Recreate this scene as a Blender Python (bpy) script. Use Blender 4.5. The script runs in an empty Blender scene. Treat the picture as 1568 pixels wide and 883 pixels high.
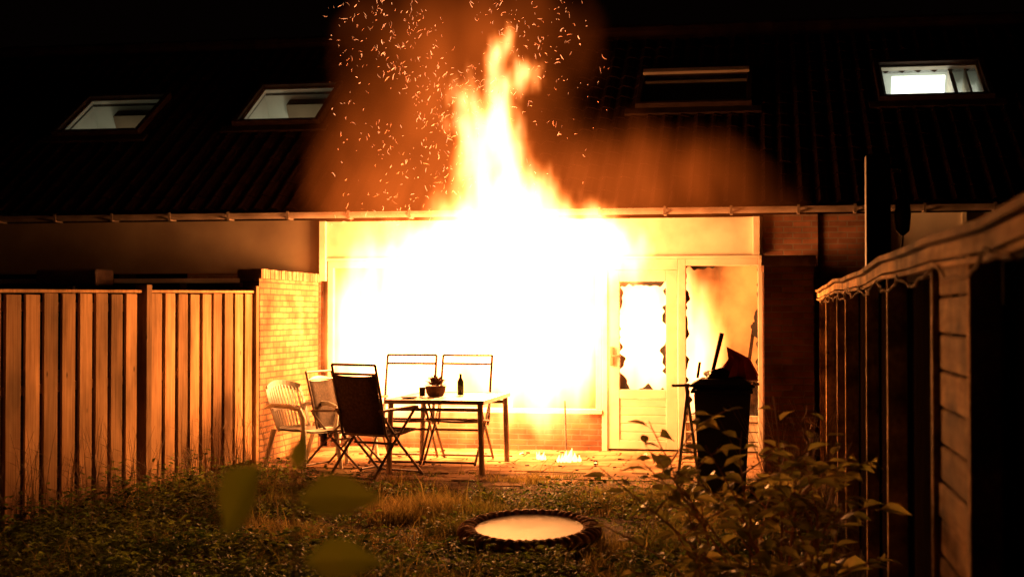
import bpy, math, random, bmesh
from mathutils import Vector, Matrix, noise as mnoise
random.seed(7)
R=random.random
U=random.uniform
scene=bpy.context.scene
COL=scene.collection

# ------------------------------------------------------------ materials
def newmat(name):
    m=bpy.data.materials.new(name); m.use_nodes=True
    nt=m.node_tree
    return m,nt,nt.nodes,nt.links,nt.nodes['Principled BSDF']
def pmat(name,c1,c2,scale=5,rough=.7,bump=.2,stretch=(1,1,1),tint=0.0,metal=0,detail=5,bdist=.01,spec=.4,trans=0):
    m,nt,N,L,b=newmat(name)
    tc=N.new('ShaderNodeTexCoord'); mp=N.new('ShaderNodeMapping'); mp.inputs['Scale'].default_value=stretch
    L.new(tc.outputs['Object'],mp.inputs[0])
    no=N.new('ShaderNodeTexNoise'); no.inputs['Scale'].default_value=scale; no.inputs['Detail'].default_value=detail
    L.new(mp.outputs[0],no.inputs['Vector'])
    cr=N.new('ShaderNodeValToRGB'); cr.color_ramp.elements[0].position=.32; cr.color_ramp.elements[1].position=.68
    cr.color_ramp.elements[0].color=(*c1,1); cr.color_ramp.elements[1].color=(*c2,1)
    L.new(no.outputs[0],cr.inputs[0]); out=cr.outputs[0]
    if tint>0:
        at=N.new('ShaderNodeAttribute'); at.attribute_name='tint'
        mr=N.new('ShaderNodeMapRange'); mr.inputs['To Min'].default_value=1-tint; mr.inputs['To Max'].default_value=1+tint*.35
        L.new(at.outputs['Fac'],mr.inputs[0])
        mx=N.new('ShaderNodeVectorMath'); mx.operation='SCALE'
        L.new(out,mx.inputs[0]); L.new(mr.outputs[0],mx.inputs['Scale']); out=mx.outputs[0]
    L.new(out,b.inputs['Base Color'])
    b.inputs['Roughness'].default_value=rough; b.inputs['Metallic'].default_value=metal
    b.inputs['Specular IOR Level'].default_value=spec
    if bump>0:
        bp=N.new('ShaderNodeBump'); bp.inputs['Strength'].default_value=bump; bp.inputs['Distance'].default_value=bdist
        L.new(no.outputs[0],bp.inputs['Height']); L.new(bp.outputs[0],b.inputs['Normal'])
    if trans>0:
        tr=N.new('ShaderNodeBsdfTranslucent'); L.new(out,tr.inputs['Color'])
        ms=N.new('ShaderNodeMixShader'); ms.inputs[0].default_value=trans
        L.new(b.outputs[0],ms.inputs[1]); L.new(tr.outputs[0],ms.inputs[2])
        L.new(ms.outputs[0],N['Material Output'].inputs[0])
    return m
def weather_mottle(m,kind,lo=.5):
    nt=m.node_tree;N,L=nt.nodes,nt.links;b=N['Principled BSDF']
    src=b.inputs['Base Color'].links[0].from_socket
    tc=N.new('ShaderNodeTexCoord')
    mp=N.new('ShaderNodeMapping'); mp.inputs['Scale'].default_value=(1,1,.6) if kind=='v' else (1,.6,1)
    L.new(tc.outputs['Object'],mp.inputs[0])
    n1=N.new('ShaderNodeTexNoise'); n1.inputs['Scale'].default_value=2.3 if kind=='v' else 5; n1.inputs['Detail'].default_value=6; L.new(mp.outputs[0],n1.inputs['Vector'])
    r1=N.new('ShaderNodeMapRange'); r1.inputs[1].default_value=.33;r1.inputs[2].default_value=.62;r1.inputs[3].default_value=lo;r1.inputs[4].default_value=1.1; L.new(n1.outputs[0],r1.inputs[0])
    vo=N.new('ShaderNodeTexVoronoi'); vo.inputs['Scale'].default_value=4.2; L.new(mp.outputs[0],vo.inputs['Vector'])
    r2=N.new('ShaderNodeMapRange'); r2.inputs[1].default_value=.03;r2.inputs[2].default_value=.085;r2.inputs[3].default_value=.3;r2.inputs[4].default_value=1; L.new(vo.outputs['Distance'],r2.inputs[0])
    mu=N.new('ShaderNodeMath'); mu.operation='MULTIPLY'; L.new(r1.outputs[0],mu.inputs[0]); L.new(r2.outputs[0],mu.inputs[1])
    sc=N.new('ShaderNodeVectorMath'); sc.operation='SCALE'; L.new(src,sc.inputs[0]); L.new(mu.outputs[0],sc.inputs['Scale'])
    L.new(sc.outputs[0],b.inputs['Base Color'])
def emat(name,c,s,vary=False):
    m,nt,N,L,b=newmat(name)
    b.inputs['Base Color'].default_value=(*c,1)
    b.inputs['Emission Color'].default_value=(*c,1); b.inputs['Emission Strength'].default_value=s
    if vary:
        at=N.new('ShaderNodeAttribute'); at.attribute_name='tint'
        mu=N.new('ShaderNodeMath'); mu.operation='MULTIPLY'; mu.inputs[1].default_value=s
        L.new(at.outputs['Fac'],mu.inputs[0]); L.new(mu.outputs[0],b.inputs['Emission Strength'])
    return m
def brickmat(name,c1,c2,mortar,bw=.21,bh=.065,ms=.009,bump=.6):
    m,nt,N,L,b=newmat(name)
    tc=N.new('ShaderNodeTexCoord'); sp=N.new('ShaderNodeSeparateXYZ'); L.new(tc.outputs['Object'],sp.inputs[0])
    cb=N.new('ShaderNodeCombineXYZ')
    ad=N.new('ShaderNodeMath'); L.new(sp.outputs[0],ad.inputs[0]); L.new(sp.outputs[1],ad.inputs[1])
    L.new(ad.outputs[0],cb.inputs[0]); L.new(sp.outputs[2],cb.inputs[1])
    no2=N.new('ShaderNodeTexNoise'); no2.inputs['Scale'].default_value=6; L.new(cb.outputs[0],no2.inputs['Vector'])
    dm=N.new('ShaderNodeVectorMath'); dm.operation='MULTIPLY_ADD'; dm.inputs[1].default_value=(.012,.012,0)
    L.new(no2.outputs[1],dm.inputs[0]); L.new(cb.outputs[0],dm.inputs[2])
    br=N.new('ShaderNodeTexBrick'); br.inputs['Scale'].default_value=1
    br.inputs['Brick Width'].default_value=bw; br.inputs['Row Height'].default_value=bh
    br.inputs['Mortar Size'].default_value=ms; br.inputs['Mortar Smooth'].default_value=.3
    br.inputs['Color1'].default_value=(*c1,1); br.inputs['Color2'].default_value=(*c2,1); br.inputs['Mortar'].default_value=(*mortar,1)
    L.new(dm.outputs[0],br.inputs['Vector'])
    no=N.new('ShaderNodeTexNoise'); no.inputs['Scale'].default_value=3.1; no.inputs['Detail'].default_value=8; L.new(tc.outputs['Object'],no.inputs['Vector'])
    mr=N.new('ShaderNodeMapRange'); mr.inputs[1].default_value=.3; mr.inputs[2].default_value=.7; mr.inputs['To Min'].default_value=.45; mr.inputs['To Max'].default_value=1.2
    L.new(no.outputs[0],mr.inputs[0])
    mx=N.new('ShaderNodeVectorMath'); mx.operation='SCALE'; L.new(br.outputs['Color'],mx.inputs[0]); L.new(mr.outputs[0],mx.inputs['Scale'])
    L.new(mx.outputs[0],b.inputs['Base Color']); b.inputs['Roughness'].default_value=.9; b.inputs['Specular IOR Level'].default_value=.1
    su=N.new('ShaderNodeMath'); su.operation='MULTIPLY_ADD'; su.inputs[1].default_value=-1; L.new(br.outputs['Fac'],su.inputs[0]); L.new(no.outputs[0],su.inputs[2])
    bp=N.new('ShaderNodeBump'); bp.inputs['Strength'].default_value=bump; bp.inputs['Distance'].default_value=.012
    L.new(su.outputs[0],bp.inputs['Height']); L.new(bp.outputs[0],b.inputs['Normal'])
    return m

M={}
M['fence']=pmat('fence_wood',(.40,.22,.10),(.60,.37,.18),7,.9,.35,(6,6,.35),tint=.45,spec=.05); weather_mottle(M['fence'],'v')
M['rail']=pmat('rail_wood',(.28,.16,.08),(.50,.32,.16),7,.9,.5,(6,.35,6),tint=.45,spec=.05); weather_mottle(M['rail'],'h',.4)
M['boardh']=pmat('horizontal_board_wood',(.48,.27,.11),(.74,.48,.22),6,.9,.6,(6,.5,5),tint=.45,spec=.05); weather_mottle(M['boardh'],'h',.25)  # strong blotches paint mottled light on the boards, along with knots
M['darkwood']=pmat('dark_stained_wood',(.008,.005,.003),(.018,.011,.007),6,1,.4,(5,5,.5),tint=.3,spec=0)  # near-black boards for the recessed fence bays
M['brick']=brickmat('buff_brick',(.36,.20,.095),(.24,.125,.06),(.13,.085,.055))
M['redbrick']=brickmat('red_brick',(.24,.10,.055),(.15,.065,.04),(.17,.12,.09))
M['white']=pmat('painted_white_wood',(.40,.34,.26),(.60,.54,.43),2.5,.6,.1,tint=.15,spec=.2)
M['plaster']=pmat('plaster',(.45,.4,.33),(.6,.54,.45),2,.9,.1)
M['soot']=pmat('sooty_plaster',(.05,.03,.018),(.5,.34,.2),1.1,.9,.1,spec=.1)
M['greywall']=pmat('dim_cladding',(.14,.10,.07),(.2,.15,.1),2,.8,.1,spec=.1)
M['tiles']=pmat('roof_tiles',(.022,.010,.006),(.042,.018,.011),4,.95,.4,tint=.4,spec=.04)
M['zinc']=pmat('gutter_zinc',(.08,.055,.04),(.15,.11,.085),4,.6,.1,spec=.2)
M['dark']=pmat('dark_plastic',(.012,.012,.012),(.03,.028,.026),6,.45,.1)
M['darkmetal']=pmat('dark_metal_tube',(.08,.05,.035),(.15,.10,.07),8,.4,.05,metal=.3)
M['browntrim']=pmat('dark_brown_trim',(.03,.018,.012),(.06,.035,.022),8,.6,.05,spec=.1)
M['alum']=pmat('aluminium_tube',(.25,.2,.16),(.38,.32,.26),8,.35,.05,metal=.6)
M['fabric']=pmat('mesh_fabric',(.04,.024,.018),(.09,.055,.04),40,.85,.3,trans=.4)
M['whiteplastic']=pmat('white_plastic',(.68,.66,.6),(.8,.78,.72),4,.35,.05)
M['glassdark']=pmat('dark_glass',(.01,.01,.012),(.015,.015,.018),3,.08,0,spec=.8)
M['tabletop']=pmat('table_top',(.22,.17,.12),(.34,.27,.2),9,.4,.1)
M['soil']=pmat('soil',(.04,.025,.012),(.15,.09,.042),5,.98,.8,bdist=.04,spec=.05)
M['slab']=pmat('concrete_slab',(.10,.06,.03),(.36,.22,.12),2.6,.98,.5,tint=.15,detail=10,spec=.05)
M['grass']=pmat('grass_blades',(.10,.11,.02),(.32,.22,.07),1.2,.65,0,tint=.8,trans=.5,spec=.15)
M['weed']=pmat('weed_leaves',(.08,.15,.02),(.24,.28,.045),2,.6,0,tint=.85,trans=.5,spec=.25)
M['straw']=pmat('dry_stalks',(.22,.13,.06),(.34,.21,.10),3,.7,0,tint=.5,trans=.3)
M['shrubleaf']=pmat('shrub_leaves',(.32,.36,.07),(.64,.52,.15),9,.4,.2,tint=.65,trans=.5,spec=.6)
M['sapleaf']=pmat('sapling_leaves',(.20,.28,.02),(.28,.32,.03),9,.5,.1,trans=.6)
M['stem']=pmat('shrub_stem',(.36,.14,.07),(.6,.28,.13),12,.6,.2)
M['mat']=pmat('trampoline_mat',(.62,.56,.42),(.78,.72,.58),3,.6,.1)
M['pad']=pmat('gathered_cover',(.34,.14,.07),(.70,.38,.19),18,.9,.5,tint=.7,spec=.1)
M['char']=pmat('charred_debris',(.02,.015,.012),(.10,.06,.035),9,.9,.3,tint=.6,spec=.1)
M['redbag']=pmat('dark_red_cloth',(.2,.035,.025),(.45,.09,.06),7,.6,.6,bdist=.03,trans=.4)
M['skyroom']=pmat('attic_plaster',(.5,.52,.48),(.6,.62,.58),2,.9,0)
M['spark']=emat('glowing_ember',(1,.36,.14),5.0,True)
M['fireflame']=emat('small_flame',(1,.45,.12),7)
M['lamp_lit']=emat('lit_white_panel',(.95,1,.85),1.6)
M['lamp_fix']=emat('lamp_diffuser',(1,1,.92),7)
M['pot']=pmat('clay_pot',(.12,.06,.04),(.2,.1,.06),9,.8,.2)
M['bottle']=pmat('bottle_glass',(.02,.03,.01),(.03,.04,.02),3,.15,0)

# ------------------------------------------------------------ mesh builder
class MB:
    def __init__(s): s.v=[];s.f=[];s.t=[];s.m=[];s.X=None
    def add(s,vs,fs,tint=.5,mi=0):
        o=len(s.v)
        if s.X is not None: vs=[s.X@Vector(v) for v in vs]
        s.v.extend([tuple(v) for v in vs])
        for f in fs:
            s.f.append([o+i for i in f]); s.t.append(tint); s.m.append(mi)
    def box(s,x0,x1,y0,y1,z0,z1,tint=.5,mi=0):
        s.add([(x0,y0,z0),(x1,y0,z0),(x1,y1,z0),(x0,y1,z0),(x0,y0,z1),(x1,y0,z1),(x1,y1,z1),(x0,y1,z1)],
              [(0,3,2,1),(4,5,6,7),(0,1,5,4),(1,2,6,5),(2,3,7,6),(3,0,4,7)],tint,mi)
    def beam(s,a,b,w,h,tint=.5,mi=0,up=(0,0,1)):
        a=Vector(a);b=Vector(b);d=(b-a).normalized();u=Vector(up)
        if abs(d.dot(u))>.98:u=Vector((0,1,0))
        sd=d.cross(u).normalized();u=sd.cross(d)
        vs=[]
        for p in (a,b):
            for i,j in ((-1,-1),(1,-1),(1,1),(-1,1)): vs.append(p+sd*(i*w/2)+u*(j*h/2))
        s.add(vs,[(0,1,2,3),(7,6,5,4),(0,4,5,1),(1,5,6,2),(2,6,7,3),(3,7,4,0)],tint,mi)
    def tube(s,pts,r,n=8,tint=.5,mi=0,closed=False):
        pts=[Vector(p) for p in pts]
        if not isinstance(r,(list,tuple)): r=[r]*len(pts)
        vs=[];K=len(pts)
        prev=None
        for i,p in enumerate(pts):
            if closed: d=pts[(i+1)%K]-pts[i-1]
            else: d=pts[min(i+1,K-1)]-pts[max(i-1,0)]
            d.normalize()
            ref=Vector((0,0,1)) if abs(d.z)<.9 else Vector((0,1,0))
            if prev is not None and (prev-d*prev.dot(d)).length>.1: a=(prev-d*prev.dot(d)).normalized()
            else: a=d.cross(ref).normalized()
            prev=a; b=d.cross(a)
            for k in range(n):
                t=2*math.pi*k/n; vs.append(p+(a*math.cos(t)+b*math.sin(t))*r[i])
        fs=[]
        for i in range(K if closed else K-1):
            j=(i+1)%K
            for k in range(n): fs.append((i*n+k,i*n+(k+1)%n,j*n+(k+1)%n,j*n+k))
        if not closed:
            fs.append(tuple(range(n))[::-1]); fs.append(tuple((K-1)*n+k for k in range(n)))
        s.add(vs,fs,tint,mi)
    def leaf(s,p,d,nrm,L,W,tint=.5,mi=0,fold=.25,droop=.2):
        p=Vector(p);d=Vector(d).normalized();nrm=Vector(nrm)
        sd=d.cross(nrm)
        if sd.length<.01: sd=d.cross(Vector((1,0,.1)))
        sd.normalize();nn=sd.cross(d)
        prof=[(0,0),(.3,.85),(.6,.9),(1,0)]
        c=[p+d*(L*t)-nn*(droop*L*t*t) for t,_ in prof]
        l1=c[1]+sd*(W*.5*.85)+nn*(fold*W*.5);l2=c[2]+sd*(W*.5*.8)+nn*(fold*W*.5)
        r1=c[1]-sd*(W*.5*.85)+nn*(fold*W*.5);r2=c[2]-sd*(W*.5*.8)+nn*(fold*W*.5)
        s.add([c[0],c[1],c[2],c[3],l1,l2,r1,r2],[(0,4,1),(1,4,5,2),(2,5,3),(0,1,6),(1,2,7,6),(2,3,7)],tint,mi)
    def build(s,name,mats,parent=None,bevel=0,smooth=False):
        me=bpy.data.meshes.new(name); me.from_pydata(s.v,[],s.f)
        for m in mats: me.materials.append(M[m] if isinstance(m,str) else m)
        me.polygons.foreach_set('material_index',s.m)
        a=me.attributes.new('tint','FLOAT','FACE'); a.data.foreach_set('value',s.t)
        if smooth: me.polygons.foreach_set('use_smooth',[True]*len(s.f))
        me.update()
        o=bpy.data.objects.new(name,me); COL.objects.link(o)
        if parent: o.parent=parent
        if bevel>0:
            b=o.modifiers.new('bevel','BEVEL'); b.width=bevel; b.segments=1; b.limit_method='ANGLE'
        return o
def empty(name):
    o=bpy.data.objects.new(name,None); COL.objects.link(o); o.empty_display_size=.3; return o

# ------------------------------------------------------------ ground
g=MB()
xs=[-60,-20,-10]+[-8+i*.2 for i in range(60)]+[6,12,30,60]
ys=[-40,-10,0,3]+[5+i*.2 for i in range(40)]+[13.2,14,17,25,50,90]
vs=[]
for y in ys:
    for x in xs:
        z=0
        if -7<x<3 and 5<y<12.7: z=.04*mnoise.noise(Vector((x*1.1,y*1.1,0)))-.03
        vs.append((x,y,z if z<0 else z*.5))
fs=[];w=len(xs)
for j in range(len(ys)-1):
    for i in range(w-1): fs.append((j*w+i,j*w+i+1,(j+1)*w+i+1,(j+1)*w+i))
g.add(vs,fs)
g.build('ground',['soil'],smooth=True)
p=MB(); sz=.3; y=12.75; row=0
while y<16.55:
    x=-5.2+(0 if row%2 else .15)
    while x<.0:
        if not (y<14.2 and R()<.7-(y-12.75)*.35):
            dz=U(-.006,.004)
            p.box(x+.0015,min(x+sz-.0015,0),y+.0015,min(y+sz-.0015,16.58),-.03,.010+dz,R())
        x+=sz
    y+=sz; row+=1
p.build('patio',['slab'],bevel=.004)

# ------------------------------------------------------------ houses
A=math.radians(32); CA,SA=math.cos(A),math.sin(A)
EY,EZ=16.4,2.85
ROOFM=Matrix(((1,0,0,0),(0,CA,-SA,EY),(0,SA,CA,EZ),(0,0,0,1)))
def roof(x0,x1,holes,parent):
    b=MB(); b.X=ROOFM
    S=5.5; course=.345
    nx=int((x1-x0)/.028); xs=[x0+(x1-x0)*i/nx for i in range(nx+1)]
    nc=int(S/course)
    for c in range(nc):
        s0=c*course; s1=s0+course+.02
        vs=[]
        for (s,h) in ((s0,-.01),(s0,.022),(s1,.008)):
            for i,x in enumerate(xs):
                ph=(x/.21)%1
                w=.022*math.sin(2*math.pi*ph)+.010*math.sin(4*math.pi*ph+.7)
                j=.004*mnoise.noise(Vector((math.floor(x/.21)*3.3,c*2.7,1)))
                vs.append((x,s,h+w+j*2))
        W=nx+1
        for i in range(nx):
            xc=(xs[i]+xs[i+1])/2; sc=(s0+s1)/2
            if any(a<xc<b_ and c0<sc<c1 for a,b_,c0,c1 in holes): continue
            t=.5+.5*mnoise.noise(Vector((math.floor(xc/.21)*7.7,c*5.1,3)))
            b.add([vs[i],vs[i+1],vs[W+i+1],vs[W+i],vs[2*W+i+1],vs[2*W+i]],[(0,1,2,3),(3,2,4,5)],t)
    b.build('roof',['tiles'],parent)
    r=MB(); ry=EY+S*CA; rz=EZ+S*SA; k=x0
    while k<x1-.05:
        r.tube([(k,ry,rz),(min(k+.36,x1),ry,rz+.012)],.12,10,R()); k+=.36
    r.build('ridge_tiles',['tiles'],parent)
    bk=MB(); bk.add([(x0,ry,rz-.02),(x1,ry,rz-.02),(x1,ry+4.6,2.8),(x0,ry+4.6,2.8)],[(0,1,2,3)])
    bk.build('rear_roof_slope',['tiles'],parent)
def skylight(x0,x1,s0,s1,parent,kind):
    b=MB(); b.X=ROOFM
    w=.07
    b.box(x0-w,x0,s0-w,s1+w,-.06,.12); b.box(x1,x1+w,s0-w,s1+w,-.06,.12)
    b.box(x0,x1,s0-w,s0,-.06,.118); b.box(x0,x1,s1,s1+w,-.06,.118)
    b.box(x0-.2,x1+.2,s0-.25,s0-w,.02,.055)
    b.build('skylight_frame',['browntrim'],parent,bevel=.006)
    if kind=='dark':
        gl=MB(); gl.X=ROOFM; gl.box(x0,x1,s0,s1,.06,.075); gl.build('skylight_glass',['glassdark'],parent)
        hh=MB(); hh.X=ROOFM; hh.box(x0-.03,x1+.03,s1-.06,s1+.06,.121,.16); hh.build('skylight_hood',['plaster'],parent)
        return
    sh=MB(); sh.X=ROOFM
    D=1.0
    sh.add([(x0,s0,.05),(x1,s0,.05),(x1,s1,.05),(x0,s1,.05),(x0,s0,-D),(x1,s0,-D),(x1,s1,-D),(x0,s1,-D)],
       [(4,5,6,7),(0,1,5,4),(1,2,6,5),(2,3,7,6),(3,0,4,7)])
    sh.build('skylight_shaft',['skyroom'],parent)
    sa=MB(); sa.X=ROOFM
    e=.035
    sa.box(x0+.003,x0+e,s0+.003,s1-.003,.0,.05); sa.box(x1-e,x1-.003,s0+.003,s1-.003,.0,.05)
    sa.box(x0+e,x1-e,s0+.003,s0+e,.0,.05); sa.box(x0+e,x1-e,s1-e,s1-.003,.0,.05)
    sa.build('skylight_sash',['skyroom' if kind=='dim' else 'white'],parent)
    mid=ROOFM@Vector(((x0+x1)/2,(s0+s1)/2,-.55))
    if kind=='lit':
        q=MB(); q.X=ROOFM; W=x1-x0
        q.box(x0+.14*W,x0+.68*W,s1-.03,s1-.01,-.34,-.09)
        q.build('lit_room_panel',['lamp_lit'],parent)  # emissive panel stands in for a brightly lit white area of the room
        q=MB(); q.X=ROOFM
        q.box(x0+.26*W,x0+.56*W,s0+.45,s0+.6,-.36,-.30); q.build('ceiling_lamp',['lamp_fix'],parent)
        q=MB(); q.X=ROOFM
        q.box(x0+.7*W,x0+.74*W,s0+.05,s1-.02,-.3,.0); q.box(x0+.86*W,x0+.88*W,s0+.05,s1-.02,-.3,.0)
        q.build('window_blind_frame',['white'],parent)
        en=9;c=(1,1,.85)
    else:
        q=MB(); q.X=ROOFM; W=x1-x0
        q.box(x0+.33*W,x0+.97*W,s1-.2,s1-.01,-.40,-.12); q.build('attic_cabinet',['greywall'],parent)
        en=4.6;c=(1,.88,.58)
        if x0<-8: en=2.6
    l=bpy.data.lights.new('room_lamp','POINT'); l.energy=en; l.color=c; l.shadow_soft_size=.08
    o=bpy.data.objects.new('room_lamp',l); o.location=mid; COL.objects.link(o); o.parent=parent

HY=16.6
H=empty('brick_house'); H1=empty('brick_house.001'); H2=empty('brick_house.002')
roof(-5.25,.62,[(-1.57,-.2,2.75,3.7)],H)
roof(-13.5,-5.25,[(-9.62,-8.47,2.25,3.45),(-7.06,-5.96,2.45,3.68)],H1)
roof(.62,6.5,[(1.54,2.82,2.72,3.85)],H2)
skylight(-1.57,-.2,2.72,3.66,H,'dark')
skylight(-9.62,-8.47,2.27,3.42,H1,'dim')
skylight(-7.06,-5.96,2.47,3.66,H1,'dim')
skylight(1.54,2.82,2.75,3.82,H2,'lit')

def gutter(x0,x1,parent):
    b=MB(); n=10
    sec=[(math.cos(math.pi+math.pi*k/n)*.065,math.sin(math.pi+math.pi*k/n)*.065) for k in range(n+1)]
    vs=[];yy=EY-.04;zz=EZ-.04
    for x in (x0,x1):
        for (a,c) in sec: vs.append((x,yy+a,zz+c))
    b.add(vs,[(k,k+1,n+2+k,n+1+k) for k in range(n)])
    b.tube([(x0,yy-.068,zz),(x1,yy-.068,zz)],.011,6)
    x=x0+.4
    while x<x1:
        b.box(x-.015,x+.015,yy-.08,yy+.1,zz-.078,zz-.06); b.box(x-.015,x+.015,yy-.086,yy-.078,zz-.078,zz+.02)
        x+=.75
    b.build('gutter',['zinc'],parent)
gutter(-5.25,.62,H); gutter(-13.5,-5.25,H1); gutter(.62,6.5,H2)

b=MB(); b.box(-5.2,-1.86,HY,HY+.12,0,.43); b.build('parapet_brick_under_window',['redbrick'],H)
b=MB()
b.box(-5.24,-1.85,HY-.05,HY+.14,.432,.485,.5)
for x in (-5.2,-4.1,-3.0,-1.93): b.box(x,x+.07,HY+.005,HY+.09,.485,2.16,R())
b.box(-5.2,-1.86,HY+.004,HY+.095,2.16,2.24,.6)
b.build('window_frame',['white'],H,bevel=.004)
b=MB()
b.box(-5.25,0,HY-.02,HY+.1,2.243,2.72,.7)
b.box(-5.25,0,HY-.05,HY-.022,2.243,2.275,.9)
b.box(-5.28,-5.2,HY-.09,HY-.021,2.0,2.72,.9); b.box(-.11,-.03,HY-.09,HY-.021,2.28,2.72,.9)
b.build('fascia_panels',['white'],H,bevel=.004)
b=MB()
b.box(-1.855,-1.79,HY-.03,HY+.1,0,2.242,.8); b.box(-.97,-.88,HY-.03,HY+.1,0,2.242,.8)
b.box(-1.79,-.97,HY-.03,HY+.1,2.12,2.242,.8)
b.box(-.055,0,HY-.03,HY+.1,0,2.242,.8); b.box(-.88,-.055,HY-.03,HY+.1,2.16,2.242,.8)
b.box(-.88,-.055,HY-.02,HY+.08,.36,.43,.8)
for k in range(3): b.box(-.88,-.055,HY,HY+.05,.02+k*.113,.12+k*.113,.4)
b.build('door_and_window_surround',['white'],H,bevel=.004)
b=MB()
x0,x1=-1.782,-.978
b.box(x0,x0+.13,HY-.012,HY+.035,.03,2.11,.8); b.box(x1-.13,x1,HY-.012,HY+.035,.03,2.11,.8)
b.box(x0+.13,x1-.13,HY-.012,HY+.035,1.98,2.11,.8); b.box(x0+.13,x1-.13,HY-.012,HY+.035,.62,.72,.8)
b.box(x0+.13,x1-.13,HY-.012,HY+.035,.03,.13,.8)
for k in range(5): b.box(x0+.13,x1-.13,HY,HY+.03,.134+k*.097,.134+k*.097+.09,.7)
b.box(x0+.02,x0+.06,HY-.05,HY-.013,1.0,1.22,.1,1); b.box(x0+.03,x0+.15,HY-.08,HY-.052,1.1,1.125,.1,1)
b.build('back_door',['white','darkmetal'],H,bevel=.004)
ch=MB()
def charrim(xa,xb,za,zb,amp,seed):
    def strip(p0,p1,inw,n):
        vs=[]
        for i in range(n+1):
            t=i/n; p_=Vector(p0).lerp(Vector(p1),t)
            k=max(.0,.3+1.3*mnoise.noise(p_*4+Vector((seed,0,0)))+1.0*mnoise.noise(p_*15+Vector((seed,3,0))))
            vs.append(p_); vs.append(p_+Vector(inw)*amp*k)
        ch.add(vs,[(2*i,2*i+1,2*i+3,2*i+2) for i in range(n)],.2)
    y=HY+.045
    strip((xa,y,za),(xa,y,zb),(1,0,0),70); strip((xb,y,za),(xb,y,zb),(-1,0,0),70)
    strip((xa,y+.004,za),(xb,y+.004,za),(0,0,1),40); strip((xa,y+.004,zb),(xb,y+.004,zb),(0,0,-1),40)
charrim(x0+.13,x1-.13,.72,1.98,.07,1.3); charrim(-.88,-.055,.43,2.16,.06,6.1)
ch.build('charred_glazing_remains',['dark'],H)
b=MB()
b.add([(-5.2,16.72,0.02),(0,16.72,0.02),(0,19.6,0.02),(-5.2,19.6,0.02),(-5.2,16.72,2.6),(0,16.72,2.6),(0,19.6,2.6),(-5.2,19.6,2.6)],
   [(0,1,2,3),(7,6,5,4),(1,5,6,2),(2,6,7,3),(3,7,4,0)])
b.build('room_interior',['soot'],H)
b=MB(); b.box(-.45,-.06,17.4,17.9,.02,.85,.3); b.beam((-.3,17.2,.02),(-.1,17.3,1.5),.04,.08,.2); b.beam((-.7,17.1,.02),(-.45,17.3,1.0),.04,.06,.2)
b.build('burning_cupboard',['char'],H)
b=MB(); b.box(.003,.62,HY-.04,HY+.2,0,2.74); b.build('party_wall',['redbrick'],H)
b=MB(); b.box(-13.5,-5.3,HY,HY+.2,0,.9); b.box(-7.0,-5.3,HY+.002,HY+.19,.9,2.1)
b.build('brick_wall_lower',['redbrick'],H1)
b=MB(); b.box(-13.5,-5.3,HY-.02,HY+.2,2.1,2.74,.2); b.build('upper_cladding',['greywall'],H1)
b=MB(); b.box(-13.5,-7.0,HY+.06,HY+.08,.9,2.1); b.build('window_glass',['glassdark'],H1)
b=MB(); b.box(-13.5,-8.6,HY-.06,HY-.021,1.98,2.04); b.box(-7.8,-5.6,HY-.35,HY-.021,1.98,2.03)
for x in (-13.4,-12,-10.4,-8.6,-7.1): b.box(x,x+.08,HY,HY+.06,.9,1.98)
b.build('window_frame',['plaster'],H1)
b=MB(); b.box(-8.75,-7.95,HY-.5,HY-.03,1.95,2.15); b.build('awning_box',['darkmetal'],H1,bevel=.02)
b=MB(); b.box(.62,1.3,HY-.02,HY+.2,0,2.74); b.box(1.3,6.5,HY+.0,HY+.2,0,1.7); b.build('brick_wall_lower',['redbrick'],H2)
b=MB(); b.box(1.3,6.5,HY-.03,HY+.19,1.7,2.74,.8); b.build('upper_cladding',['plaster'],H2)
b=MB(); 
for x in (1.3,2.2): b.box(x,x+.05,HY-.07,HY-.031,1.7,2.74)
b.build('cladding_battens',['white'],H2)

# ------------------------------------------------------------ garden walls
def rowlock(b,x0,x1,y0,y1,z,h=.1):
    y=y0
    while y<y1:
        b.box(x0+U(-.004,.004),x1+U(-.004,.004),y+.004,min(y+.066,y1),z,z+h+U(-.004,.004),R()); y+=.072
M['coping']=pmat('coping_brick',(.2,.11,.06),(.36,.22,.13),9,.9,.4,tint=.5,spec=.1)
gw=empty('garden_wall')
b=MB(); b.box(-5.52,-5.3,14.5,16.56,0,1.98); b.build('brickwork',['brick'],gw)
b=MB(); rowlock(b,-5.54,-5.27,14.48,16.58,1.982); b.build('coping',['coping'],gw)
gw2=empty('garden_wall')
b=MB(); b.box(0.01,.5,14.4,16.54,0,2.08); b.build('brickwork',['redbrick'],gw2)
b=MB(); rowlock(b,-.01,.52,14.38,16.54,2.082); b.build('coping',['coping'],gw2)

# ------------------------------------------------------------ left fence
lf=empty('wooden_fence'); b=MB()
fx=-5.35
def topz(y): return 1.765+(y-9.3)*.014
segs=[(14.45,11.86),(11.62,9.1),(8.9,6.3),(6.1,3.5)]
for ya,yb in segs:
    nb=9; pitch=(ya-yb)/nb
    for k in range(nb):
        y0=yb+pitch*k+.03; w=pitch*.76
        t=topz(y0)-.02+U(-.006,.006)
        b.box(fx-.012+U(-.006,.006),fx+.008+U(-.003,.003),y0,y0+w,.06,t,R())
        b.box(fx-.085,fx-.068,y0+pitch*.5,y0+pitch*.5+w,.06,t,R()*.3)
    for z in (.35,1.0,1.62): b.box(fx-.066,fx-.0195,yb,ya,z,z+.07,R()*.6)
    b.beam((fx-.03,yb-.02,topz(yb)),(fx-.03,ya+.02,topz(ya)),.11,.025,.8)
for y in (14.47,11.74,9.0,6.2):
    b.box(fx-.06,fx+.05,y-.055,y+.055,0,topz(y)+.06,.0)
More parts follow.
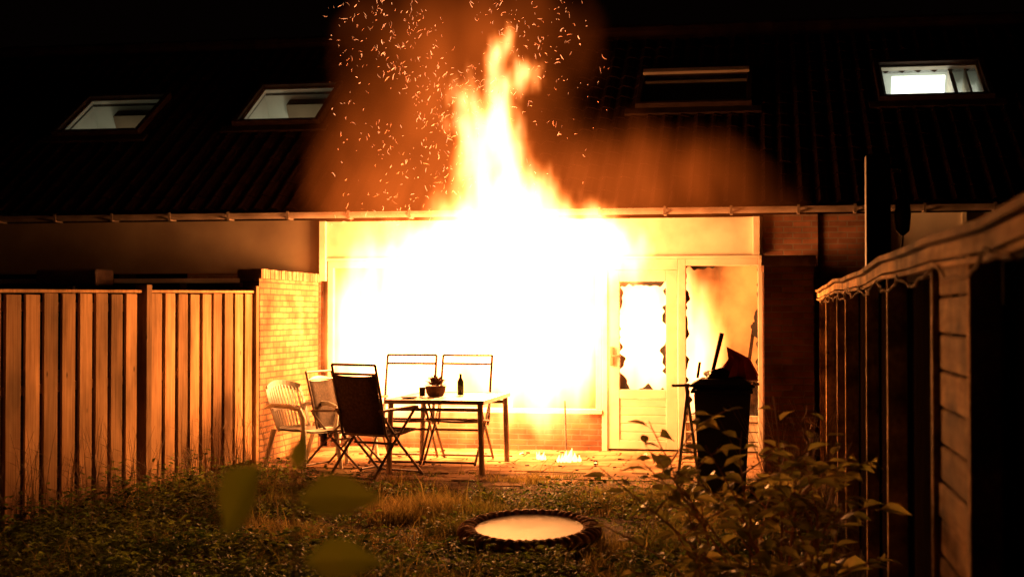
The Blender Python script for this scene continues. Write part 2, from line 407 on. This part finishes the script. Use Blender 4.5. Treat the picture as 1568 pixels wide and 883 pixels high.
b.build('boards_and_posts',['fence'],lf,bevel=.003)

# ------------------------------------------------------------ right fence
rf=empty('wooden_fence'); X=.585
b=MB()
for y in (4.03,6.6,9.9,12.9,14.3):
    b.box(X-.035,X+.05,y-.028,y+.028,0,1.80,1)
for y in (5.06,8.2,11.4): b.box(X-.015,X+.05,y-.03,y+.03,0,1.78,1)
b.build('posts',['boardh'],rf,bevel=.004)
b=MB()
z=.05
while z<1.74:
    b.box(X+U(0,.008),X+.028,4.065,5.02,z,min(z+.116,1.76),R()); z+=.124
b.build('horizontal_boards',['boardh'],rf,bevel=.006)
b=MB()
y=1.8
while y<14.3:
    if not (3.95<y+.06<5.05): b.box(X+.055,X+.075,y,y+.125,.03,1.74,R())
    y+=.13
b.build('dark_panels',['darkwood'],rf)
b=MB()
ys=[1.9]+[2.3+i*.6 for i in range(20)]+[14.35]
def rz(y): return 1.80+.010*math.sin(y*1.3)+.006*math.sin(y*3.1)
for a,c in zip(ys[:-1],ys[1:]):
    za,zc=rz(a),rz(c); tt=.5+.5*math.sin(int(a/2.4)*5)
    b.beam((X-.052,a,za-.012),(X-.052,c,zc-.012),.022,.042,.6+.4*tt)
    b.beam((X-.060,a,za-.052),(X-.060,c,zc-.052),.016,.016,1-tt)
    b.beam((X+.005,a,za+.030),(X+.005,c,zc+.030),.17,.022,tt*.5)
b.build('top_rail',['boardh'],rf)
b=MB()
pts=[]
y=3.0
while y<13:
    ph=(y%1.1)/1.1
    pts.append((X-.085+.01*math.sin(y*9),y,1.745-.05*math.sin(ph*math.pi)+.006*math.sin(y*23))); y+=.08
b.tube(pts,.005,6); b.build('draped_cord',['rail'],rf,smooth=True)

po=empty('wooden_post'); b=MB(); b.box(.69,.85,9.85,10.01,0,2.68); b.build('shaft',['browntrim'],po,bevel=.01)
b=MB(); b.tube([(.85,9.9,2.6),(.93,9.88,2.57),(.93,9.88,2.4)],.012,6)
b.tube([(.93,9.88,2.40),(.93,9.88,2.36),(.93,9.88,2.27),(.93,9.88,2.16),(.93,9.88,2.13)],[.015,.045,.055,.045,.012],12)
b.tube([(.93,9.88,2.13),(.90,9.9,1.7)],.008,5)
b.build('hanging_lantern',['darkmetal'],po,smooth=True)

# ------------------------------------------------------------ garden table
def place(o,loc,rot=0,tilt=0): o.location=loc; o.rotation_euler=(tilt,0,rot)
T=empty('garden_table'); b=MB()
tx0,tx1,ty0,ty1=-3.68,-2.68,13.62,15.12
nS=9
for k in range(nS):
    a=tx0+.03+(tx1-tx0-.06)*k/nS; b.box(a+.004,a+(tx1-tx0-.06)/nS-.004,ty0+.03,ty1-.03,.735,.752,R())
b.build('table_top',['tabletop'],T,bevel=.003)
b=MB()
for (a,c,d,e) in ((tx0,tx1,ty0,ty0+.03),(tx0,tx1,ty1-.03,ty1),(tx0,tx0+.03,ty0+.03,ty1-.03),(tx1-.03,tx1,ty0+.03,ty1-.03)): b.box(a,c,d,e,.715,.757)
for xx in (tx0+.05,tx1-.05):
    for yy in (ty0+.06,ty1-.06):
        b.tube([(xx,yy,.72),(xx+(.02 if xx>-3 else -.02),yy,0.02)],.029,8)
b.beam((tx0+.05,ty0+.06,.66),(tx1-.05,ty0+.06,.66),.02,.035); b.beam((tx0+.05,ty1-.06,.66),(tx1-.05,ty1-.06,.66),.02,.035)
b.build('frame_and_legs',['alum'],T)

def fold_chair(loc,rot,fabric,metal,sc=1.0,r=.014):
    E=empty('folding_chair'); b=MB()
    for sx in (-.27,.27):
        b.tube([(sx,-.34,1.10),(sx,-.26,.80),(sx,-.18,.43),(sx,-.14,.38)],r,8)
        b.tube([(sx,-.38,.01),(sx,-.05,.35),(sx,.27,.66)],r,8)
        b.tube([(sx,.40,.01),(sx,.05,.32),(sx,-.25,.64)],r,8)
        b.tube([(sx,-.16,.42),(sx,.28,.46)],r,8)
        b.beam((sx,-.26,.66),(sx,.30,.68),.05,.024)
    for (y,z) in ((-.34,1.10),(-.315,1.01),(-.38,.03),(.40,.03),(.28,.46),(-.16,.42),(0,.33)):
        b.tube([(-.27,y,z),(.27,y,z)],r*.9,8)
    b.build('frame',[metal],E,smooth=False)
    f=MB()
    if fabric>=1: pr=[(-.313,1.0),(-.28,.86),(-.235,.68),(-.19,.5),(-.15,.43),(0,.41),(.15,.43),(.28,.455)]
    else: pr=[(-.15,.44),(0,.415),(.15,.43),(.28,.455)]
    vs=[];fs=[]
    for i,(y,z) in enumerate(pr):
        for k in range(5): vs.append((-.255+.51*k/4,y-.015*math.sin(math.pi*k/4)*(1 if z>.5 else 0),z-.012*math.sin(math.pi*k/4)))
    for i in range(len(pr)-1):
        for k in range(4): fs.append((i*5+k,i*5+k+1,i*5+5+k+1,i*5+5+k))
    f.add(vs,fs); fo=f.build('sling',['fabric'],E,smooth=True)
    so=fo.modifiers.new('s','SOLIDIFY'); so.thickness=.006
    place(E,loc,rot); E.scale=(sc,sc,sc); return E
fold_chair((-3.72,13.45,.015),math.radians(-24),1,'darkmetal')
fold_chair((-3.83,15.0,.015),math.radians(180),0,'darkmetal',1.03,.014)
fold_chair((-3.22,15.0,.015),math.radians(177),0,'darkmetal',1.03,.014)
fold_chair((-4.27,14.2,.015),math.radians(-105),1,'darkmetal',.9)

def plastic_chair(loc,rot,mat='whiteplastic'):
    E=empty('plastic_chair'); b=MB()
    NX=13
    def bp(u,v):
        ww=.23+.03*v-.1*max(0,v-.75)
        return Vector((u*ww, -.20-.16*v+.07*u*u, .42+.46*v-.05*u*u*v))
    for k in range(NX):
        u=-1+2*k/(NX-1)
        w=.035 if k in (0,NX-1) else .02
        pts=[bp(u,v/6) for v in range(7)]
        for a,c in zip(pts[:-1],pts[1:]): b.beam(a,c,w,.008,.5,0,up=(0,1,0))
    for v,h in ((0,.05),(.45,.04),(.97,.08)):
        pts=[bp(-1+2*k/10,v) for k in range(11)]
        for a,c in zip(pts[:-1],pts[1:]): b.beam(a,c,.014,h)
    vs=[];fs=[]
    for i in range(6):
        for k in range(7):
            u=-1+2*k/6; y=-.2+.44*i/5
            vs.append((u*(.22+.02*i/5),y,.42+.02*u*u-.015*math.sin(math.pi*i/5)-(0.02 if i==5 else 0)))
    for i in range(5):
        for k in range(6): fs.append((i*7+k,i*7+k+1,i*7+8+k,i*7+7+k))
    o=len(vs); vs+= [(x,y,z-.02) for x,y,z in vs]; fs+=[tuple(o+i for i in f[::-1]) for f in fs]
    b.add(vs,fs)
    for sx in (-1,1):
        b.tube([(sx*.24,-.27,.64),(sx*.285,-.15,.665),(sx*.29,.08,.66),(sx*.27,.2,.63),(sx*.25,.23,.55),(sx*.235,.22,.42)],[.018,.024,.026,.024,.02,.022],8)
        b.tube([(sx*.235,.22,.42),(sx*.27,.27,0)],[.028,.02],8)
        b.tube([(sx*.22,-.2,.42),(sx*.26,-.3,0)],[.028,.02],8)
    b.build('moulded_shell',[mat],E)
    place(E,loc,rot); return E
plastic_chair((-4.62,13.95,.015),math.radians(-115))
plastic_chair((-4.52,15.0,.015),math.radians(-112))

P=empty('potted_plant'); b=MB()
b.tube([(-3.32,14.3,.757),(-3.32,14.3,.80),(-3.32,14.3,.86)],[.08,.10,.11],14); b.build('pot',['pot'],P)
b=MB()
for i in range(90):
    a=U(0,6.28);e=U(.1,1.3); d=Vector((math.cos(a)*math.cos(e),math.sin(a)*math.cos(e),math.sin(e)))
    b.leaf(Vector((-3.32,14.3,.85))+d*.03,d,(0,0,1),U(.08,.14),.035,R())
b.build('foliage',['pot'],P)
b=MB(); b.tube([(-3.1,14.5,.757),(-3.1,14.5,.90),(-3.1,14.5,.94),(-3.1,14.5,.98)],[.035,.035,.015,.014],12); b.build('bottle',['bottle'],smooth=True)
b=MB(); b.tube([(-3.5,13.9,.757),(-3.5,13.9,.775)],[.07,.09],16); b.build('plate',['dark'])
b=MB(); b.tube([(-3.45,14.25,.757),(-3.45,14.25,.85)],[.03,.035],12); b.build('cup',['dark'])

# ------------------------------------------------------------ wheelie bin
W=empty('wheelie_bin'); b=MB()
cx,cy=-.33,12.0
def taper(b,cx,cy,w0,d0,w1,d1,z0,z1,mi=0):
    b.add([(cx-w0/2,cy-d0/2,z0),(cx+w0/2,cy-d0/2,z0),(cx+w0/2,cy+d0/2,z0),(cx-w0/2,cy+d0/2,z0),
           (cx-w1/2,cy-d1/2,z1),(cx+w1/2,cy-d1/2,z1),(cx+w1/2,cy+d1/2,z1),(cx-w1/2,cy+d1/2,z1)],
           [(0,3,2,1),(4,5,6,7),(0,1,5,4),(1,2,6,5),(2,3,7,6),(3,0,4,7)],.5,mi)
taper(b,cx,cy,.36,.42,.46,.54,.08,.96); taper(b,cx,cy,.49,.57,.50,.58,.96,1.0)
b.build('body',['dark'],W,bevel=.015)
b=MB(); taper(b,cx,cy-.01,.54,.64,.50,.58,1.003,1.03); taper(b,cx,cy-.01,.48,.56,.36,.42,1.032,1.065)
b.tube([(cx-.25,cy-.36,.97),(cx+.25,cy-.36,.97)],.014,8)
for s in (-1,1): b.tube([(cx+s*.2,cy-.3,.98),(cx+s*.2,cy-.36,.97)],.014,8)
b.build('lid_and_handle',['dark'],W,bevel=.01)
b=MB()
for s in (-1,1): b.tube([(cx+s*.22,cy-.2,.1),(cx+s*.27,cy-.2,.1)],.1,18)
b.build('wheels',['dark'],W)
def blob(name,loc,sc,mat,seed,amp=.35):
    bm=bmesh.new(); bmesh.ops.create_icosphere(bm,subdivisions=4,radius=1)
    for v in bm.verts:
        c=v.co.copy()
        k=1+amp*mnoise.noise(c*1.6+Vector((seed,0,0)))+amp*.5*abs(mnoise.noise(c*4+Vector((0,seed,0))))
        if c.z<-.5: c.z=-.5
        v.co=Vector((c.x*sc[0]*k,c.y*sc[1]*k,c.z*sc[2]*k))
    me=bpy.data.meshes.new(name); bm.to_mesh(me); bm.free(); me.materials.append(M[mat])
    for p_ in me.polygons: p_.use_smooth=True
    o=bpy.data.objects.new(name,me); o.location=loc; COL.objects.link(o); return o
b=MB()
pk=Vector((cx+.03,cy+.02,1.33)); base=[]
for k in range(16):
    a=2*math.pi*k/16; rr=(.2 if k%2 else .12)
    base.append(Vector((cx+.12+rr*math.cos(a)*.95,cy+rr*math.sin(a),1.07+.02*math.sin(3*a))))
vs=[pk]+base+[ (p_+pk)/2+Vector((.06,0,.02)) for p_ in base]
fs=[]
for k in range(16):
    j=(k+1)%16
    fs.append((0,17+k,17+j)); fs.append((17+k,1+k,1+j,17+j))
b.add(vs,fs); b.build('folded_parasol',['redbag'])
b=MB(); b.tube([(cx-.10,cy+.1,1.066),(cx-.01,cy+.1,1.44)],[.016,.02],8); b.tube([(cx-.21,cy,1.066),(cx-.19,cy,1.2)],.012,6); b.build('wooden_stick',['browntrim'])
blob('garbage_bag',(cx+.02,cy+.02,1.08),(.17,.15,.07),'dark',3.3)
b=MB()
b.tube([(cx-.42,cy+.5,0),(cx-.31,cy+.4,1.0)],.014,8); b.tube([(cx-.2,cy+.5,0),(cx-.33,cy+.4,1.0)],.014,8); b.tube([(cx-.38,cy+.46,.4),(cx-.25,cy+.46,.4)],.009,6)
b.tube([(cx-.45,cy+.4,.98),(cx+.3,cy+.4,1.0)],.012,8)
b.build('clothes_airer',['alum'])
b=MB(); b.tube([(-2.12,15.45,.02),(-2.2,15.9,.62)],.011,6); b.build('garden_stake',['darkmetal'])

# ------------------------------------------------------------ mini trampoline
TR=empty('mini_trampoline')
n=288; vs=[];b=MB()
prof=[(.350,.200),(.362,.213),(.395,.224),(.432,.220),(.462,.203),(.474,.185),(.470,.165)]
for i in range(n):
    a=2*math.pi*i/n
    pl=.7*math.sin(a*46+1.2*math.sin(a*5))+.4*math.sin(a*29+2)
    for j,(r,z) in enumerate(prof):
        w=math.sin(math.pi*j/(len(prof)-1))
        vs.append(((r+.003*pl*(j>3))*math.cos(a),(r+.003*pl*(j>3))*math.sin(a),z+.006*pl*w))
q=len(prof)
b.v=[tuple(v) for v in vs]
for i in range(n):
    a=2*math.pi*i/n; pl=.5+.5*math.sin(a*46+1.2*math.sin(a*5))
    for j in range(q-1):
        b.f.append([i*q+j,((i+1)%n)*q+j,((i+1)%n)*q+j+1,i*q+j+1]); b.t.append(pl); b.m.append(0)
b.build('gathered_edge_cover',['pad'],TR)
b=MB(); m_=48
vs=[(0,0,.192)]+[(.36*math.cos(2*math.pi*i/m_),.36*math.sin(2*math.pi*i/m_),.203) for i in range(m_)]
b.add(vs,[(0,1+i,1+(i+1)%m_) for i in range(m_)]); b.build('jumping_mat',['mat'],TR)
b=MB(); b.tube([(.462*math.cos(2*math.pi*i/48),.462*math.sin(2*math.pi*i/48),.158) for i in range(48)],.014,8,closed=True)
for k in range(6):
    a=2*math.pi*k/6+.3; b.tube([(.46*math.cos(a),.46*math.sin(a),.13),(.46*math.cos(a),.46*math.sin(a),.02)],.014,8)
b.build('steel_rim_and_legs',['dark'],TR)
TR.location=(-1.57,9.6,-.05); TR.rotation_euler=(math.radians(6),0,0); TR.scale=(1.04,1.04,1)
TX,TY=-1.57,9.6

# ------------------------------------------------------------ vegetation
g=MB()
def blade(g,x,y,h,w,tint,lean=.5,mi=0):
    a=U(0,6.283); dx,dy=math.cos(a),math.sin(a); b2=U(0,6.283); l=h*U(.1,lean)
    sx,sy=math.cos(b2)*w/2,math.sin(b2)*w/2; z=-.03
    x1,y1=x+dx*l*.35,y+dy*l*.35; x2,y2=x+dx*l,y+dy*l
    g.add([(x-sx,y-sy,z),(x+sx,y+sy,z),(x1+sx*.8,y1+sy*.8,z+h*.6),(x1-sx*.8,y1-sy*.8,z+h*.6),(x2,y2,z+h)],[(0,1,2,3),(3,2,4)],tint,mi)
cnt=0
while cnt<56000:
    x=U(-5.3,.5); y=U(6.5,14.0)
    d=mnoise.noise(Vector((x*1.3,y*1.3,5)))+.4*mnoise.noise(Vector((x*4,y*4,8)))
    if y>12.6 and R()>.15+d+.3*mnoise.noise(Vector((x*4,y*4,1))): continue
    if (x-TX)**2+(y-TY)**2<.2: continue
    if R()>.42+d*1.8: continue
    h=U(.04,.12)*(1+1.3*max(0,d))
    if R()<.03: h*=2.2
    if y>12.5: h*=.6
    blade(g,x,y,h,U(.005,.010),min(1,max(0,.5+d+U(-.5,.5))),.9); cnt+=1
g.build('grass',['grass'])
g=MB(); cnt=0
while cnt<3200:
    x=U(-5.25,.45); y=U(6.6,12.9)
    dl=max(0,1-(x+5.3)/1.6); dr=max(0,1-abs(x+.1)/1.0)*.5
    pr=.12+.8*dl+dr+.6*mnoise.noise(Vector((x*.9,y*.9,9)))+ (.5 if y<9.4 and x<-1.2 else 0)
    if R()>pr: continue
    if (x-TX)**2+(y-TY)**2<.36: continue
    H_=U(.05,.18)*(1+1.8*dl*R()); nL=random.randint(9,18)
    tt=U(0,1); s_=U(.6,1.35)
    for k in range(nL):
        a=U(0,6.283); rr=U(0,.10)*s_; z=U(.15,1)*H_
        d=Vector((math.cos(a),math.sin(a),U(-.1,.8)))
        g.leaf((x+rr*math.cos(a),y+rr*math.sin(a),z),d,(U(-.6,.6),U(-.6,.6),1),U(.03,.055)*s_,U(.02,.036)*s_,min(1,max(0,tt+U(-.3,.3))),0)
    cnt+=1
g.build('weeds',['weed'])
g=MB()
for i in range(380):
    if i<200: x=fx+.08+abs(random.gauss(0,.22)); y=U(9.0,14.2)
    else: x=U(.05,.5); y=U(7.2,12.8)
    h=U(.25,.95)*(.85 if i<200 else 1.1); a=U(0,6.28); l=h*U(.05,.35)
    pts=[(x+math.cos(a)*l*t*t,y+math.sin(a)*l*t*t,h*t) for t in (0,.4,.75,1)]
    g.tube(pts,[.0026,.0022,.0016,.0008],4,R())
    for k in range(3):
        t=U(.2,.8); b2=U(0,6.28); g.leaf((x+math.cos(a)*l*t*t,y+math.sin(a)*l*t*t,h*t),(math.cos(b2),math.sin(b2),1),(1,0,.2),U(.08,.2),.007,R(),0,droop=.5)
g.build('tall_dry_grass',['straw'])

def shrub(name,base,tips,leaf_len,seed,stem_r=.008,leafmat='shrubleaf',nl=9):
    random.seed(seed)
    E=empty(name); st=MB(); lv=MB()
    base=Vector(base)
    def branch(p0,p1,r,nleaf,sub):
        p0=Vector(p0);p1=Vector(p1); L=(p1-p0).length
        pts=[]
        off=Vector((U(-.1,.1),U(-.1,.1),U(0,.12)))*L
        for k in range(9):
            t=k/8; pts.append(p0.lerp(p1,t)+off*math.sin(math.pi*t)+Vector((U(-1,1),U(-1,1),U(-1,1)))*.008*L)
        st.tube(pts,[r*(1-.75*k/8) for k in range(9)],6)
        for k in range(nleaf):
            t=.38+.62*(k+R()*.6)/nleaf; t=min(t,1)
            i=min(int(t*8),7); q=pts[i].lerp(pts[i+1],t*8-i)
            a=k*2.4+U(-.4,.4); dr=(pts[i+1]-pts[i]).normalized()
            d=Vector((math.cos(a),math.sin(a),U(-.35,.35)))+dr*.5
            d.normalize(); e=q+d*.02
            st.tube([q,e],.0018,4)
            s=leaf_len*U(.55,1.15)
            lv.leaf(e,d,(U(-.6,.6),U(-.9,.5),1),s,s*U(.5,.66),R(),0,fold=U(.1,.5),droop=U(.1,.5))
        if sub>0:
            for k in range(sub):
                t=U(.35,.85); i=int(t*8); q=pts[i]
                dd=Vector((U(-1,1),U(-.7,.7),U(.1,1))).normalized()*L*U(.18,.38)
                branch(q,q+dd,r*.55,max(4,int(nleaf*.7)),0)
    for tp in tips:
        b0=base+Vector((U(-.14,.14),U(-.14,.14),0)); branch(b0,tp,stem_r,nl,3)
    st.build('stems',['stem'],E,smooth=True); lv.build('leaves',[leafmat],E)
    return E
tips=[(-.70,6.1,.94),(-.50,6.3,1.12),(-.24,5.9,1.06),(.05,6.3,1.24),(.30,6.2,1.18),(.17,5.8,1.02),(.38,6.4,1.04),(-.64,5.8,.74),(-.31,6.5,1.0),(-.05,5.7,.84),(-.26,5.8,.6),(.1,6.6,.95),(.3,5.9,.8),(-.42,6.2,.72),(-.1,6.2,1.1),(-.5,6.0,.97),(.22,5.6,.68),(.0,5.5,.62),(-.5,5.6,.6),(.36,5.8,.92)]
shrub('leafy_shrub',(.04,6.15,0),tips,.108,11,stem_r=.008,nl=10)
random.seed(5)
E=empty('garden_sapling'); st=MB(); lv=MB()
sx_=-.085
st.tube([(-.5+sx_,1.74,0),(-.49+sx_,1.73,.6),(-.5+sx_,1.74,1.15),(-.505+sx_,1.745,1.40)],[.009,.007,.004,.002],6)
for (px,py,pz),(dx,dy,dz),L_ in [((-.55,1.74,1.41),(-.55,.1,-.8),.12),((-.50,1.74,1.365),(1,0,.1),.11),((-.50,1.74,1.40),(.1,0,.8),.05),((-.49,1.74,1.285),(1,.1,.1),.10),((-.5,1.74,1.1),(-1,.1,.1),.09)]:
    d=Vector((dx,dy,dz)); lv.leaf((px+sx_,py,pz),d,(0,-.8,.6),L_,L_*.66,R(),0)
st.build('stem',['stem'],E); lv.build('leaves',['sapleaf'],E)
random.seed(21)

b=MB()
for i in range(190):
    x=U(-4.6,-.1); y=random.gauss(15.2,.9)
    if not 13.0<y<16.5: continue
    s=U(.004,.022); a=U(0,6.28)
    b.X=Matrix.Translation((x,y,.012+s*.3))@Matrix.Rotation(a,4,'Z')@Matrix.Rotation(U(-.4,.4),4,'X')
    b.box(-s,s,-s*U(.3,.9),s*U(.3,.9),-s*.3,s*U(.1,.4),R())
b.build('fire_debris',['char'])
b=MB()
for (cx_,cy_,sc_) in ((-2.06,15.2,1.5),(-2.14,15.15,.9),(-2.42,15.4,.9),(-2.36,15.35,.6),(-1.98,15.25,.8),(-1.3,15.9,.4),(-2.7,15.9,.4),(-1.75,15.0,.3)):
    for k in range(5):
        h=.10*sc_*U(.4,1.1); x=cx_+U(-.05,.05)*sc_; y=cy_+U(-.03,.03)*sc_; l=U(-.03,.03)*sc_
        b.tube([(x,y,.012),(x+l*.2,y,.012+h*.25),(x+l*.6,y,.012+h*.6),(x+l,y,.012+h)],[.010*sc_,.020*sc_,.010*sc_,.001],7)
b.build('burning_debris',['fireflame'],smooth=True)

# ------------------------------------------------------------ flames and emissive smoke (one volume grid made in geometry nodes)
def fire_volume(name,mn,mx,res,blobs,smoke_glow,thr,material,warp,mul,step):
    ng=bpy.data.node_groups.new(name+'_field','GeometryNodeTree')
    ng.interface.new_socket('Geometry',in_out='INPUT',socket_type='NodeSocketGeometry')
    ng.interface.new_socket('Geometry',in_out='OUTPUT',socket_type='NodeSocketGeometry')
    N,L=ng.nodes,ng.links
    go=N.new('NodeGroupOutput'); vc=N.new('GeometryNodeVolumeCube')
    vc.inputs['Min'].default_value=mn; vc.inputs['Max'].default_value=mx
    for a,r_ in zip('XYZ',res): vc.inputs['Resolution '+a].default_value=r_
    pos=N.new('GeometryNodeInputPosition')
    def put(sock,v):
        if isinstance(v,(int,float,tuple,list)): sock.default_value=v
        else: L.new(v,sock)
    def ma(op,a,b=None,clamp=False):
        n=N.new('ShaderNodeMath'); n.operation=op; n.use_clamp=clamp; put(n.inputs[0],a)
        if b is not None: put(n.inputs[1],b)
        return n.outputs[0]
    def vm(op,a,b=None,sc=None):
        n=N.new('ShaderNodeVectorMath'); n.operation=op; put(n.inputs[0],a)
        if b is not None: put(n.inputs[1],b)
        if sc is not None: put(n.inputs['Scale'],sc)
        return n.outputs['Value'] if op in('LENGTH','DOT_PRODUCT') else n.outputs[0]
    def noise(vec,scale,detail,color=False,rough=.55):
        n=N.new('ShaderNodeTexNoise'); put(n.inputs['Vector'],vec); n.inputs['Scale'].default_value=scale
        n.inputs['Detail'].default_value=detail; n.inputs['Roughness'].default_value=rough
        return n.outputs[1] if color else n.outputs[0]
    P_=pos.outputs[0]
    sx=N.new('ShaderNodeSeparateXYZ'); L.new(P_,sx.inputs[0]); Z=sx.outputs[2]
    def warped(ws):
        q=P_
        for (sc,det,a0,a1,st,sz_) in ws:
            v=vm('MULTIPLY',P_,(1,1,st)); nz=noise(v,sc,det,True)
            dv=vm('SUBTRACT',nz,(.5,.5,.5)); dv=vm('MULTIPLY',dv,(1,1,sz_))
            h=ma('MULTIPLY',ma('SUBTRACT',Z,.6),.5,clamp=True)
            am=ma('ADD',ma('MULTIPLY',h,a1-a0),a0)
            q=vm('ADD',q,vm('SCALE',dv,sc=am))
        return q
    def field(q,bl):
        tot=None
        for c,s,a in bl:
            d=vm('SUBTRACT',q,c); d=vm('DIVIDE',d,s); e=vm('DOT_PRODUCT',d,d)
            g_=ma('MULTIPLY',ma('EXPONENT',ma('MULTIPLY',e,-1.0)),a)
            tot=g_ if tot is None else ma('ADD',tot,g_)
        return tot
    def modul(tot,mul):
        nz=noise(vm('MULTIPLY',P_,(1,1,mul[1])),mul[0],mul[2])
        return ma('MULTIPLY',tot,ma('ADD',ma('MULTIPLY',ma('SUBTRACT',nz,.5),mul[3]),1.0))
    fl=ma('MULTIPLY',ma('MAXIMUM',ma('SUBTRACT',modul(field(warped(warp),blobs),mul),thr),0.0),1.5)
    sm=ma('MULTIPLY',ma('MAXIMUM',ma('SUBTRACT',modul(field(warped([(1.1,2,.5,1.0,.7,1)]),smoke_glow),(1.7,.55,5,2.4)),.12),0.0),.055)
    L.new(ma('ADD',fl,sm),vc.inputs['Density'])
    smn=N.new('GeometryNodeSetMaterial'); smn.inputs['Material'].default_value=material
    L.new(vc.outputs[0],smn.inputs[0]); L.new(smn.outputs[0],go.inputs[0])
    vol=bpy.data.volumes.new(name); vol.materials.append(material)
    vol.render.space='WORLD'; vol.render.step_size=step
    o=bpy.data.objects.new(name,vol); COL.objects.link(o)
    md=o.modifiers.new('field','NODES'); md.node_group=ng
    return o
def volmat(name,stops,strength):
    m=bpy.data.materials.new(name); m.use_nodes=True; nt=m.node_tree; nt.nodes.clear(); N,L=nt.nodes,nt.links
    out=N.new('ShaderNodeOutputMaterial'); em=N.new('ShaderNodeEmission'); at=N.new('ShaderNodeAttribute'); at.attribute_name='density'
    cr=N.new('ShaderNodeValToRGB'); e=cr.color_ramp.elements
    while len(e)<len(stops): e.new(.5)
    for el,(p_,c) in zip(e,stops): el.position=p_; el.color=(*c,1)
    L.new(at.outputs['Fac'],cr.inputs[0]); L.new(cr.outputs[0],em.inputs['Color'])
    mu=N.new('ShaderNodeMath'); mu.operation='MULTIPLY'; mu.inputs[1].default_value=strength; L.new(at.outputs['Fac'],mu.inputs[0])
    L.new(mu.outputs[0],em.inputs['Strength']); L.new(em.outputs[0],out.inputs['Volume'])
    return m
fm=volmat('flame',[(0,(1,.145,.012)),(.06,(1,.17,.02)),(.3,(1,.25,.045)),(1,(1,.36,.12))],14)
blobs=[((-3.1,16.2,1.4),(1.35,.45,1.1),1.3),((-4.3,16.15,1.15),(.66,.4,.85),1.2),((-4.68,16.1,1.4),(.30,.26,.75),.8),((-2.4,16.2,1.4),(.5,.4,.95),1.1),
 ((-2.85,16.0,2.45),(.78,.36,.52),1.2),((-2.1,16.0,2.42),(.62,.3,.33),1.05),((-1.6,16.0,2.25),(.36,.25,.30),.85),((-3.65,16.0,2.15),(.50,.32,.42),.95),
 ((-4.45,15.95,2.1),(.42,.24,.5),.46),
 ((-2.95,15.9,3.0),(.46,.28,.45),1.15),((-3.05,15.85,3.5),(.31,.22,.45),1.1),((-3.34,15.8,4.0),(.15,.16,.46),1.0),
 ((-2.92,15.8,4.0),(.2,.17,.45),1.0),((-2.88,15.8,4.5),(.17,.15,.34),1.05),((-2.55,15.8,4.25),(.20,.15,.2),1.0),
 ((-3,17.3,1.5),(1.6,.4,1.0),1),((-1.4,17.1,1.35),(.5,.3,.95),1.4),((-.72,17.15,.9),(.32,.26,1.15),1.05)]
warp=[(1.6,2,.14,.50,.6,.6),(5.5,3,.10,.38,.35,1.4)]
smoke_glow=[((-3.6,15.8,3.0),(1.0,.6,1.35),1),((-1.5,15.8,2.95),(1.4,.5,.6),.8),((-4.7,15.9,2.5),(.6,.4,.8),.75),((-3.2,15.8,4.6),(1.2,.5,.9),.6)]  # haze blobs glow by emission, imitating firelight scattered around the plume
fire_volume('house_fire',(-6.4,15.0,0.0),(.9,17.8,6.3),(146,56,126),blobs,smoke_glow,.36,fm,warp,(6.0,.25,4,2.6),.2)

b=MB(); random.seed(3)
k=0
while k<1250:
    z=2.5+3.3*R()**.8
    x=-3.3+random.gauss(0,1)*(.5+.15*(z-2.4)) + (-.6 if R()<.5 else 0.15)
    y=15.8+random.gauss(0,.35)
    if z<2.9 and x>-3.8 : continue
    if not -4.85<x<-1.7: continue
    if R()>.5+1.2*mnoise.noise(Vector((x*1.6,z*1.6,2))): continue
    a=random.gauss(math.pi/2,.8); ln=U(.01,.09)*(.3+.7*R()); cv=U(-1.2,1.2)
    pts=[]; px,pz=x,z
    for s in range(4):
        pts.append((px,y,pz)); px+=math.cos(a)*ln/3; pz+=math.sin(a)*ln/3; a+=cv*.4
    r=.0008+.0017*R()**2
    b.tube(pts,[r*.5,r,r,r*.4],4,.12+.88*R()**2)
    k+=1
b.build('flying_sparks',['spark'])

def lamp(loc,e,r,c=(1,.36,.085)):
    l=bpy.data.lights.new('firelight','POINT'); l.energy=e; l.color=c; l.shadow_soft_size=r
    o=bpy.data.objects.new('firelight',l); o.location=loc; COL.objects.link(o); o.parent=FL
FL=bpy.data.objects['house_fire']
lamp((-3.1,15.75,1.6),1850,.4); lamp((-2.95,15.8,3.0),75,.15); lamp((-2.0,17.5,1.4),120,.2)

w=bpy.data.worlds.new('World'); scene.world=w; w.use_nodes=True
w.node_tree.nodes['Background'].inputs[0].default_value=(.7,.3,.2,1); w.node_tree.nodes['Background'].inputs[1].default_value=.0012
cd=bpy.data.cameras.new('camera'); cd.lens=50; cd.sensor_width=36; cd.clip_end=500
cd.dof.use_dof=True; cd.dof.focus_distance=13; cd.dof.aperture_fstop=3.0
co=bpy.data.objects.new('camera',cd); COL.objects.link(co); co.location=(0,0,1.6)
co.rotation_euler=(math.radians(91.03),0,math.radians(10)); scene.camera=co
scene.view_settings.view_transform='Standard'; scene.view_settings.look='None'; scene.view_settings.exposure=0
